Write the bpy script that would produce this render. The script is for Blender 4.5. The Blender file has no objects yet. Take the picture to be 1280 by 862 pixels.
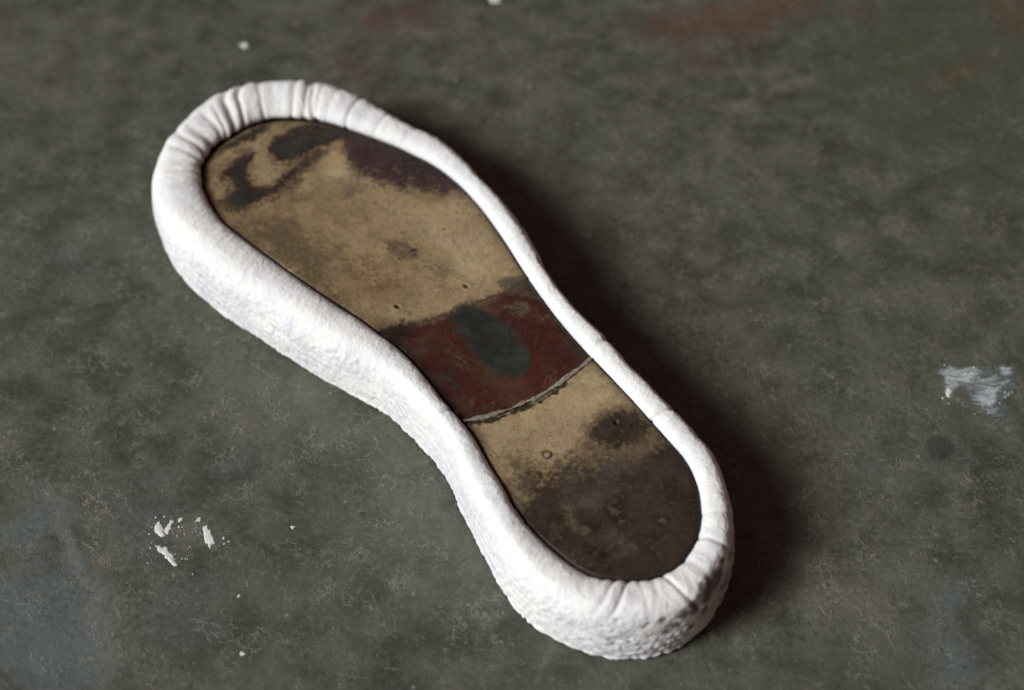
import bpy, math
import numpy as np
from mathutils import Vector

C = bpy.context.scene
COL = C.collection
# ------------------------------------------------------------------ camera
PITCH, DIST = math.radians(52), 0.56
cam = bpy.data.cameras.new('camera'); cam_o = bpy.data.objects.new('camera', cam); COL.objects.link(cam_o)
cam_o.location = (0, -DIST*math.cos(PITCH), DIST*math.sin(PITCH))
cam_o.rotation_euler = (math.pi/2-PITCH, 0, 0)
cam.lens = 50; cam.sensor_width = 36; cam.clip_start = 0.02; cam.clip_end = 50
cam.dof.use_dof = True; cam.dof.focus_distance = 0.515; cam.dof.aperture_fstop = 5.0
C.camera = cam_o
# ------------------------------------------------------------------ world: dim warm room
w = bpy.data.worlds.new('World'); C.world = w; w.use_nodes = True
bg = w.node_tree.nodes['Background']; bg.inputs[0].default_value = (1.0, .58, .52, 1); bg.inputs[1].default_value = 0.115
# ------------------------------------------------------------------ one window to the left
L = bpy.data.lights.new('window_light', 'AREA'); L.shape = 'RECTANGLE'; L.size = 1.4; L.size_y = 1.0
L.energy = 6.7; L.color = (.97, 1.0, .985); L.spread = math.radians(30)
lo = bpy.data.objects.new('window_light', L); COL.objects.link(lo)
lo.location = (-1.20, -.57, .92)
lo.rotation_euler = (Vector((.05, -.05, 0))-Vector(lo.location)).to_track_quat('-Z', 'Y').to_euler()
# ------------------------------------------------------------------ exposure
vs = C.view_settings
C.display_settings.display_device = 'sRGB'
vs.view_transform = 'Standard'; vs.look = 'None'; vs.exposure = 0.0; vs.gamma = 1.0; vs.use_curve_mapping = False

# ------------------------------------------------------------------ traced outlines and marks, millimetres on the floor plan
INNER = [(-103.4,102.0),(-106.3,101.1),(-109.0,99.7),(-111.6,98.1),(-114.1,96.2),(-116.3,94.1),(-118.5,91.9),(-120.6,89.7),(-122.6,87.3),(-124.4,84.8),(-125.9,82.1),(-127.0,79.2),(-127.8,76.3),(-128.0,73.2),(-127.9,70.2),(-127.4,67.1),(-126.8,64.1),(-126.0,61.1),(-124.9,58.2),(-123.7,55.4),(-122.4,52.6),(-120.9,49.9),(-119.3,47.2),(-117.5,44.7),(-115.6,42.3),(-113.6,39.9),(-111.6,37.6),(-109.4,35.4),(-107.1,33.4),(-104.7,31.3),(-102.4,29.3),(-100.1,27.3),(-97.8,25.2),(-95.5,23.1),(-93.2,21.1),(-90.8,19.0),(-88.5,17.0),(-86.2,14.9),(-83.8,12.9),(-81.5,10.9),(-79.1,8.9),(-76.8,6.9),(-74.4,4.9),(-72.0,3.0),(-69.6,1.0),(-67.1,-0.8),(-64.6,-2.7),(-62.2,-4.5),(-59.8,-6.5),(-57.4,-8.5),(-55.1,-10.6),(-52.9,-12.7),(-50.6,-14.8),(-48.3,-16.8),(-45.9,-18.8),(-43.5,-20.8),(-41.4,-22.9),(-39.4,-25.3),(-37.4,-27.7),(-35.5,-30.1),(-33.6,-32.6),(-31.9,-35.1),(-30.1,-37.7),(-28.5,-40.3),(-26.8,-42.9),(-25.1,-45.5),(-23.4,-48.0),(-21.5,-50.5),(-19.6,-52.9),(-17.8,-55.4),(-16.0,-58.0),(-14.3,-60.6),(-12.8,-63.3),(-11.4,-66.0),(-10.1,-68.8),(-8.8,-71.6),(-7.4,-74.4),(-6.0,-77.1),(-4.5,-79.9),(-3.1,-82.6),(-1.8,-85.4),(-0.4,-88.2),(0.9,-91.0),(2.4,-93.7),(4.0,-96.3),(5.9,-98.8),(7.8,-101.2),(9.8,-103.5),(11.9,-105.8),(14.1,-108.0),(16.3,-110.2),(18.6,-112.2),(21.0,-114.1),(23.6,-115.8),(26.3,-117.2),(29.2,-118.1),(32.3,-118.5),(35.4,-118.8),(38.4,-118.9),(41.5,-118.8),(44.6,-118.4),(47.6,-117.7),(50.4,-116.7),(53.1,-115.2),(55.4,-113.2),(57.4,-110.9),(59.3,-108.4),(60.9,-105.8),(62.3,-103.1),(63.4,-100.2),(64.0,-97.2),(64.4,-94.1),(64.5,-91.1),(64.5,-88.0),(64.4,-84.9),(64.0,-81.8),(63.3,-78.8),(62.5,-75.8),(61.4,-73.0),(60.1,-70.2),(58.5,-67.6),(56.7,-65.0),(55.0,-62.4),(53.3,-59.9),(51.5,-57.3),(49.8,-54.8),(48.1,-52.2),(46.3,-49.6),(44.6,-47.1),(42.8,-44.5),(41.1,-42.0),(39.3,-39.5),(37.4,-37.0),(35.6,-34.5),(33.8,-32.0),(32.0,-29.5),(30.2,-27.0),(28.4,-24.4),(26.7,-21.9),(24.9,-19.3),(23.2,-16.7),(21.5,-14.2),(19.8,-11.6),(18.2,-8.9),(16.6,-6.3),(15.0,-3.6),(13.5,-0.9),(12.0,1.8),(10.5,4.5),(9.1,7.2),(7.7,10.0),(6.3,12.7),(4.9,15.5),(3.5,18.3),(2.2,21.1),(0.9,23.9),(-0.4,26.7),(-1.8,29.5),(-3.2,32.2),(-4.6,35.0),(-6.0,37.7),(-7.5,40.5),(-8.9,43.2),(-10.4,45.9),(-12.0,48.6),(-13.6,51.2),(-15.3,53.8),(-17.0,56.4),(-18.8,58.9),(-20.6,61.4),(-22.6,63.8),(-24.6,66.1),(-26.7,68.4),(-28.8,70.7),(-31.0,72.8),(-33.4,74.8),(-35.9,76.7),(-38.4,78.5),(-40.9,80.2),(-43.4,82.0),(-46.0,83.8),(-48.6,85.5),(-51.2,87.1),(-53.9,88.6),(-56.6,90.0),(-59.4,91.4),(-62.2,92.8),(-64.9,94.2),(-67.7,95.5),(-70.5,96.9),(-73.3,98.2),(-76.1,99.4),(-79.0,100.5),(-82.0,101.4),(-85.0,102.1),(-88.0,102.5),(-91.1,102.8),(-94.2,102.9),(-97.3,102.9),(-100.4,102.6)]
OUTER = [(-88.1,127.3),(-91.1,127.6),(-94.2,127.8),(-97.3,127.8),(-100.3,127.8),(-103.4,127.8),(-106.5,127.7),(-109.5,127.3),(-112.5,126.7),(-115.4,125.7),(-118.3,124.5),(-121.1,123.2),(-123.8,121.7),(-126.4,120.2),(-128.8,118.3),(-131.0,116.2),(-132.9,113.8),(-134.7,111.3),(-136.4,108.7),(-138.1,106.1),(-139.7,103.5),(-141.3,100.9),(-142.7,98.1),(-144.0,95.4),(-145.2,92.5),(-146.1,89.6),(-146.7,86.6),(-147.0,83.6),(-147.3,80.8),(-147.9,78.6),(-148.6,77.1),(-149.2,75.4),(-149.3,73.0),(-149.2,70.2),(-148.9,67.2),(-148.4,64.2),(-147.7,61.3),(-146.9,58.3),(-145.9,55.4),(-144.9,52.5),(-143.7,49.6),(-142.4,46.8),(-140.9,44.1),(-139.3,41.5),(-137.7,38.9),(-136.0,36.3),(-134.2,33.8),(-132.3,31.4),(-130.3,29.1),(-128.2,26.8),(-126.0,24.6),(-123.8,22.4),(-121.6,20.3),(-119.4,18.2),(-117.1,16.1),(-114.7,14.1),(-112.4,12.1),(-110.0,10.2),(-107.6,8.2),(-105.2,6.3),(-102.7,4.5),(-100.2,2.6),(-97.7,0.8),(-95.3,-1.1),(-92.8,-2.9),(-90.3,-4.7),(-87.9,-6.6),(-85.4,-8.5),(-83.0,-10.4),(-80.5,-12.3),(-78.1,-14.2),(-75.6,-16.0),(-73.1,-17.8),(-70.5,-19.5),(-67.9,-21.1),(-65.3,-22.6),(-62.6,-24.2),(-60.0,-25.8),(-57.3,-27.4),(-54.7,-29.1),(-52.2,-30.8),(-49.7,-32.6),(-47.3,-34.5),(-45.0,-36.6),(-42.8,-38.8),(-40.7,-41.0),(-38.6,-43.3),(-36.6,-45.6),(-34.5,-47.9),(-32.6,-50.3),(-30.6,-52.7),(-28.8,-55.1),(-27.1,-57.7),(-25.5,-60.3),(-24.0,-63.0),(-22.7,-65.8),(-21.5,-68.6),(-20.3,-71.5),(-19.1,-74.3),(-17.9,-77.2),(-16.8,-80.1),(-15.6,-82.9),(-14.3,-85.7),(-13.0,-88.5),(-11.5,-91.2),(-10.1,-93.9),(-8.7,-96.7),(-7.3,-99.4),(-6.1,-102.2),(-4.8,-105.1),(-3.5,-107.9),(-2.1,-110.6),(-0.6,-113.2),(1.2,-115.7),(3.2,-118.1),(5.4,-120.2),(7.7,-122.2),(10.2,-124.0),(12.8,-125.7),(15.4,-127.4),(18.0,-128.9),(20.8,-130.4),(23.6,-131.6),(26.5,-132.6),(29.4,-133.4),(32.5,-134.0),(35.5,-134.4),(38.6,-134.4),(41.6,-134.3),(44.7,-133.9),(47.7,-133.3),(50.7,-132.5),(53.5,-131.4),(56.3,-130.1),(59.0,-128.6),(61.4,-126.8),(63.7,-124.7),(65.7,-122.4),(67.4,-119.9),(69.0,-117.3),(70.6,-114.6),(72.0,-111.9),(73.3,-109.1),(74.5,-106.3),(75.4,-103.4),(76.0,-100.5),(76.3,-97.8),(76.3,-95.1),(76.0,-92.3),(75.5,-89.4),(75.1,-86.4),(74.9,-83.4),(74.5,-80.3),(74.0,-77.3),(73.2,-74.3),(72.3,-71.4),(71.2,-68.5),(69.9,-65.7),(68.5,-63.0),(67.1,-60.2),(65.6,-57.5),(64.0,-54.9),(62.3,-52.4),(60.3,-50.0),(58.3,-47.6),(56.3,-45.3),(54.4,-42.9),(52.6,-40.4),(50.8,-37.9),(49.0,-35.4),(47.2,-32.9),(45.5,-30.3),(43.7,-27.8),(42.0,-25.2),(40.3,-22.6),(38.7,-20.0),(37.0,-17.4),(35.3,-14.9),(33.4,-12.5),(31.4,-10.2),(29.3,-7.9),(27.3,-5.5),(25.3,-3.2),(23.6,-0.6),(22.0,2.0),(20.6,4.7),(19.2,7.5),(17.8,10.2),(16.5,13.0),(15.1,15.8),(13.8,18.6),(12.6,21.4),(11.4,24.2),(10.2,27.1),(9.0,29.9),(7.8,32.8),(6.7,35.6),(5.4,38.5),(4.1,41.3),(2.7,44.0),(1.2,46.7),(-0.4,49.3),(-2.0,52.0),(-3.7,54.5),(-5.4,57.1),(-7.1,59.7),(-8.8,62.3),(-10.5,64.8),(-12.2,67.4),(-13.9,70.0),(-15.5,72.6),(-17.2,75.2),(-18.9,77.8),(-20.7,80.3),(-22.5,82.8),(-24.5,85.0),(-26.8,87.2),(-29.1,89.1),(-31.6,91.0),(-34.0,92.9),(-36.6,94.6),(-39.1,96.4),(-41.6,98.1),(-44.1,100.0),(-46.5,101.9),(-48.7,104.0),(-51.0,106.1),(-53.3,108.1),(-55.7,110.1),(-58.2,111.9),(-60.8,113.6),(-63.3,115.3),(-65.9,117.0),(-68.5,118.7),(-71.1,120.3),(-73.8,121.9),(-76.5,123.3),(-79.3,124.7),(-82.1,125.8),(-85.1,126.7)]
SEAM_FRONT = [(-55.0,-17.7),(-47.5,-13.9),(-40.4,-11.6),(-30.1,-7.7),(-19.7,-3.0),(-9.1,1.7),(0.0,6.9),(6.1,11.3),(15.5,18.6)]
SEAM_HEEL = [(-24.1,-57.7),(-15.6,-55.0),(-8.6,-53.2),(0.0,-49.4),(8.6,-44.8),(17.4,-38.4),(23.4,-33.3),(28.8,-27.8),(37.1,-19.2)]
HOLES = [(-43.3,-1.9),(-17.5,8.5),(37.0,-55.3)]
NAILHEAD = [(12.0,-68.9)]
PINS = [(-37.3,29.9),(-43.6,22.3),(-47.9,27.8),(-7.0,-69.6),(-10.1,-66.2),(42.6,-57.0),(-57.4,19.4),(-52.3,11.3),(-29.5,19.4)]
STAINS_SHADING = [  # leather stains, with some shade and highlights painted among them
('dark',1.984,1.05,[(-102.6,85.8),(-99.0,93.0),(-90.5,99.3),(-81.2,100.3),(-65.2,93.5),(-67.0,90.6),(-71.9,89.6),(-81.6,85.3),(-85.3,81.6),(-92.5,77.8),(-97.5,78.3)]),
('dark',1.8599999999999999,0.9450000000000001,[(-114.1,93.0),(-108.0,97.8),(-102.8,100.3),(-102.4,96.4),(-105.5,94.0),(-107.7,89.6),(-112.8,87.7),(-118.2,84.9),(-122.7,81.1),(-122.5,84.9)]),  # mostly shade under the toe pleats, painted as a dark strip
('plum',5.58,0.525,[(-69.3,95.4),(-57.1,93.0),(-26.3,74.1),(-12.9,53.7),(-25.8,54.5),(-45.3,59.0),(-60.3,64.9),(-67.5,78.7)]),
('plum',3.1,1.05,[(-69.1,92.5),(-65.2,93.5),(-50.7,86.3),(-31.2,72.7),(-25.5,66.3),(-35.9,66.3),(-44.2,69.0),(-55.9,73.6),(-63.3,75.5),(-67.1,83.0)]),
('plum',3.7199999999999998,0.5775000000000001,[(-66.3,81.1),(-56.0,74.1),(-39.2,66.3),(-22.8,63.5),(-21.1,59.0),(-35.7,59.9),(-52.1,64.4),(-64.0,70.8)]),
('dark',3.41,0.5775000000000001,[(-107.8,84.9),(-114.3,83.0),(-119.4,76.4),(-123.1,64.4),(-116.3,61.7),(-118.5,53.7),(-109.9,46.6),(-101.1,50.1),(-90.1,59.9),(-78.5,76.4),(-73.4,86.8),(-81.4,83.0),(-90.4,76.4),(-98.0,67.2),(-103.6,64.4),(-107.1,72.7),(-105.2,79.2)]),
('plum',3.7199999999999998,0.47250000000000003,[(-104.3,95.4),(-81.6,105.2),(-64.0,96.4),(-46.6,85.8),(-26.2,68.1),(-25.9,59.0),(-45.4,59.9),(-65.6,70.8),(-73.1,83.0),(-85.6,74.5),(-98.7,73.6),(-105.4,81.1)]),
('dark',1.8599999999999999,1.2075,[(-108.9,82.0),(-112.7,80.6),(-116.1,76.4),(-119.0,68.1),(-114.5,68.5),(-111.4,61.7),(-114.2,55.4),(-109.2,51.0),(-103.7,53.7),(-94.3,62.6),(-83.2,77.3),(-80.9,80.6),(-89.4,73.2),(-97.0,64.0),(-104.0,62.2),(-108.0,66.3),(-109.8,72.7),(-107.2,79.2)]),
('dark',1.8599999999999999,0.525,[(-122.3,58.1),(-115.9,53.7),(-109.1,50.1),(-113.4,45.7),(-118.5,48.4)]),
('brown',4.800000000000001,0.735,[(-107.9,39.7),(-93.3,37.1),(-79.5,24.4),(-72.4,13.3),(-63.1,-0.7),(-71.7,4.9),(-88.3,18.6)]),  # shading of the forefoot's left side, painted brown beside the rim
('brown',4.0,0.47250000000000003,[(-94.0,44.0),(-84.6,45.7),(-82.9,37.1),(-91.6,35.4)]),
('brown',3.2,0.525,[(-72.3,32.0),(-65.9,29.9),(-64.8,23.6),(-70.1,22.8)]),
('brown',2.0,0.63,[(-50.3,32.0),(-44.7,33.7),(-37.0,28.6),(-36.1,22.8),(-42.0,21.1),(-48.7,25.3)]),
('rust',1.2000000000000002,0.735,[(-49.5,28.6),(-46.5,30.3),(-44.9,24.4),(-48.0,23.6)]),
('dark',0.744,0.63,[(-41.0,27.3),(-37.6,28.2),(-36.8,24.4),(-40.2,24.0)]),
('rust',9.600000000000001,0.47250000000000003,[(-65.1,19.4),(-53.0,23.6),(-43.0,11.3),(-48.4,-2.7),(-60.9,3.3)]),
('rust',2.4000000000000004,0.63,[(-49.1,69.5),(-43.3,69.9),(-43.0,63.5),(-48.2,64.4)]),
('brown',3.2,0.525,[(-55.9,-3.8),(-48.8,-6.6),(-42.0,-9.3),(-24.2,-3.8),(0.0,8.1),(3.1,10.5),(4.6,6.5),(-24.1,-6.9),(-46.2,-16.2),(-50.8,-13.1)]),
('grey',1.55,0.9450000000000001,[(-6.1,10.5),(0.0,12.9),(4.6,13.7),(8.6,6.5),(11.5,0.9),(6.1,2.5),(0.0,3.3),(-4.3,5.7)]),
('brown',7.2,0.5775000000000001,[(-108.2,42.7),(-95.7,44.9),(-75.8,36.2),(-68.2,19.4),(-73.9,13.3),(-94.1,29.9)]),  # wider, softer part of the painted left shading
('grey',4.34,0.525,[(-73.3,64.9),(-62.2,69.5),(-55.1,60.4),(-67.8,55.9)]),
('brown',4.0,0.3675,[(-37.2,19.4),(-24.9,23.6),(-18.5,13.3),(-30.7,9.3)]),
('rust',6.4,0.3675,[(-32.1,49.2),(-12.7,42.7),(-12.5,27.8),(-26.7,32.0)]),
('brown',2.4000000000000004,0.525,[(-90.6,58.1),(-79.5,60.4),(-80.5,53.7),(-88.5,52.8)]),
('slate',2.79,1.05,[(-24.7,-5.4),(-16.7,-0.7),(-9.7,-1.9),(-2.7,-9.6),(4.4,-19.9),(5.9,-30.4),(0.0,-34.7),(-6.4,-32.2),(-13.0,-25.9),(-19.4,-16.5)]),
('dark',3.7199999999999998,0.5775000000000001,[(-50.8,-14.3),(-42.1,-8.5),(-35.6,-19.9),(-23.1,-41.9),(-11.4,-54.3),(-17.0,-57.7),(-28.9,-41.9),(-41.3,-23.7)]),
('dark',3.7199999999999998,0.525,[(18.1,-4.6),(24.0,-8.5),(32.4,-25.5),(27.9,-29.2),(17.8,-18.1)]),
('dark',4.34,0.525,[(-12.1,-0.7),(6.1,7.3),(12.1,-0.7),(0.0,-8.5)]),
('slate',1.8599999999999999,0.8400000000000001,[(-16.6,-6.6),(-8.4,-5.4),(0.0,-16.2),(2.3,-29.2),(-5.3,-30.4),(-11.8,-22.2)]),
('dark',3.1,0.7875000000000001,[(-47.6,-12.3),(-37.6,-8.5),(-35.9,-13.1),(-38.6,-19.9),(-42.1,-20.7)]),
('dark',3.1,0.63,[(-14.9,-49.7),(2.9,-45.5),(17.5,-34.7),(26.6,-23.7),(28.8,-26.7),(17.4,-37.6),(2.9,-48.3),(-11.4,-54.6)]),
('slate',2.48,0.525,[(-24.9,-29.2),(-19.0,-32.9),(-17.4,-40.2),(-21.4,-41.9),(-25.6,-36.6)]),
('dark',3.1,0.525,[(-32.8,-16.2),(-28.2,-18.1),(-27.2,-23.7),(-31.0,-23.7)]),
('tan',2.4000000000000004,0.3675,[(-4.5,-2.7),(6.1,1.3),(15.1,-6.6),(12.0,-9.3),(1.5,-5.4)]),
('tan',4.0,0.231,[(-23.8,-16.2),(-19.2,-23.7),(-14.6,-31.1),(-20.4,-34.7),(-25.1,-23.7)]),
('brown',8.0,0.9450000000000001,[(26.8,-62.9),(42.6,-56.0),(56.7,-57.7),(66.8,-72.3),(71.2,-86.0),(70.4,-100.1),(66.8,-110.8),(58.5,-119.1),(50.3,-123.8),(40.3,-125.6),(24.7,-125.0),(13.2,-116.2),(2.7,-104.7),(-3.3,-89.2),(2.8,-78.8),(13.9,-74.6),(21.0,-69.6)]),
('dark',5.58,0.8925,[(30.6,-72.9),(44.6,-71.3),(56.5,-61.2),(67.4,-72.3),(71.2,-86.0),(70.4,-100.1),(66.8,-110.8),(58.5,-119.1),(50.3,-123.8),(40.3,-125.6),(24.7,-125.0),(13.2,-116.2),(4.0,-104.7),(1.6,-94.8),(6.0,-88.5),(13.7,-82.7),(21.6,-77.9)]),
('dark',3.1,0.63,[(3.3,-74.6),(13.9,-76.2),(27.6,-79.5),(16.4,-87.6),(7.6,-87.6),(2.2,-82.7)]),
('brown',4.0,1.05,[(25.5,-57.7),(32.0,-50.4),(43.0,-48.3),(48.9,-56.0),(45.2,-61.2),(33.8,-63.5),(26.8,-62.9)]),
('dark',2.48,0.8400000000000001,[(30.7,-55.3),(37.1,-51.8),(44.2,-52.5),(46.1,-58.8),(38.1,-61.2),(31.7,-60.1)]),
('dark',3.7199999999999998,1.05,[(45.8,-79.5),(52.6,-68.3),(61.3,-72.3),(65.7,-86.0),(65.2,-98.6),(61.4,-98.6),(57.0,-92.3),(49.4,-84.4)]),
('slate',3.7199999999999998,0.3675,[(16.7,-71.3),(28.1,-66.2),(42.0,-67.9),(44.3,-76.2),(32.8,-86.0),(16.5,-82.7)]),
('grey',3.1,0.47250000000000003,[(26.7,-66.2),(39.2,-66.9),(44.5,-72.9),(41.4,-78.8),(30.4,-78.2)]),
('tan',1.4400000000000002,0.47250000000000003,[(17.2,-89.2),(20.6,-92.3),(23.2,-96.7),(26.9,-99.5),(25.2,-102.3),(20.7,-100.8),(17.8,-96.1)]),
('tan',2.0,0.315,[(13.5,-96.1),(16.7,-97.0),(17.1,-102.9),(13.4,-104.1),(12.4,-100.4)]),
('rust',3.2,0.525,[(51.1,-107.8),(56.0,-106.0),(57.3,-110.8),(53.3,-113.8)]),
('rust',4.0,0.315,[(31.2,-93.0),(43.4,-93.9),(42.4,-101.1),(34.9,-101.1)]),
('brown',3.2,0.735,[(5.5,-82.7),(16.6,-79.5),(21.9,-86.0),(13.6,-90.7)]),
('grey',3.7199999999999998,0.63,[(13.8,-79.5),(33.3,-74.6),(41.2,-82.7),(27.2,-92.3),(16.3,-92.3)]),
('rust',4.800000000000001,0.5775000000000001,[(40.7,-92.3),(51.4,-95.5),(48.1,-104.7),(37.6,-101.7)]),
('tan',4.0,0.3675,[(16.0,-107.8),(26.5,-110.8),(23.7,-114.4),(15.9,-111.4)]),
('tan',4.800000000000001,0.315,[(0.0,-79.5),(6.9,-76.2),(11.0,-82.7),(4.1,-86.6)]),
('grey',2.48,0.525,[(32.4,-95.5),(42.6,-107.8),(34.5,-110.8),(26.7,-104.7)]),
('rust',4.0,0.525,[(57.9,-79.5),(62.7,-82.7),(61.1,-95.5),(57.6,-92.3)]),
('light',7.2,0.8400000000000001,[(-25.9,58.1),(-16.0,48.4),(-4.7,23.6),(0.0,13.3),(-12.3,9.3),(-24.8,19.4),(-34.9,40.5)]),  # highlight on the forefoot's right, painted as lighter leather
('light',4.800000000000001,0.735,[(-70.7,86.8),(-66.1,78.7),(-60.3,64.9),(-68.2,61.7),(-77.0,69.5),(-79.2,76.4)]),  # raised toe highlight, painted as lighter leather
('light',5.6000000000000005,0.735,[(14.4,-41.9),(29.2,-31.8),(38.9,-43.7),(30.1,-48.3),(19.9,-56.0),(0.0,-61.2),(-8.5,-57.7)]),
('light',6.4,0.525,[(-64.7,13.3),(-42.5,-0.7),(-18.3,5.3),(-24.2,-2.7),(-45.0,-10.4),(-57.5,-2.7)]),
('slate',1.8599999999999999,0.63,[(-114.6,75.0),(-111.0,77.3),(-108.7,69.5),(-109.4,58.1),(-104.0,55.9),(-109.3,51.9),(-112.7,53.7),(-111.1,61.7),(-114.6,69.0)]),
('slate',3.1,0.525,[(-101.0,89.6),(-87.6,96.4),(-74.0,95.4),(-80.2,88.2),(-92.7,80.1),(-98.8,81.1)]),
('slate',2.48,0.525,[(-56.6,85.8),(-32.8,70.8),(-31.0,67.2),(-46.0,71.8)]),
('brown',4.0,0.63,[(0.0,-69.6),(11.1,-72.9),(5.5,-79.5),(0.0,-76.9)]),
('dark',3.1,0.8925,[(26.8,-61.2),(34.2,-52.5),(44.3,-50.8),(49.7,-56.0),(45.0,-64.6),(33.7,-66.2)]),
('light',3.2,0.3675,[(4.1,-92.3),(10.8,-98.6),(16.0,-107.8),(13.3,-108.4),(6.7,-99.2)]),
('brown',4.800000000000001,0.8400000000000001,[(16.6,-79.5),(33.1,-79.5),(30.0,-89.2),(16.4,-87.6)])]
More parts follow.
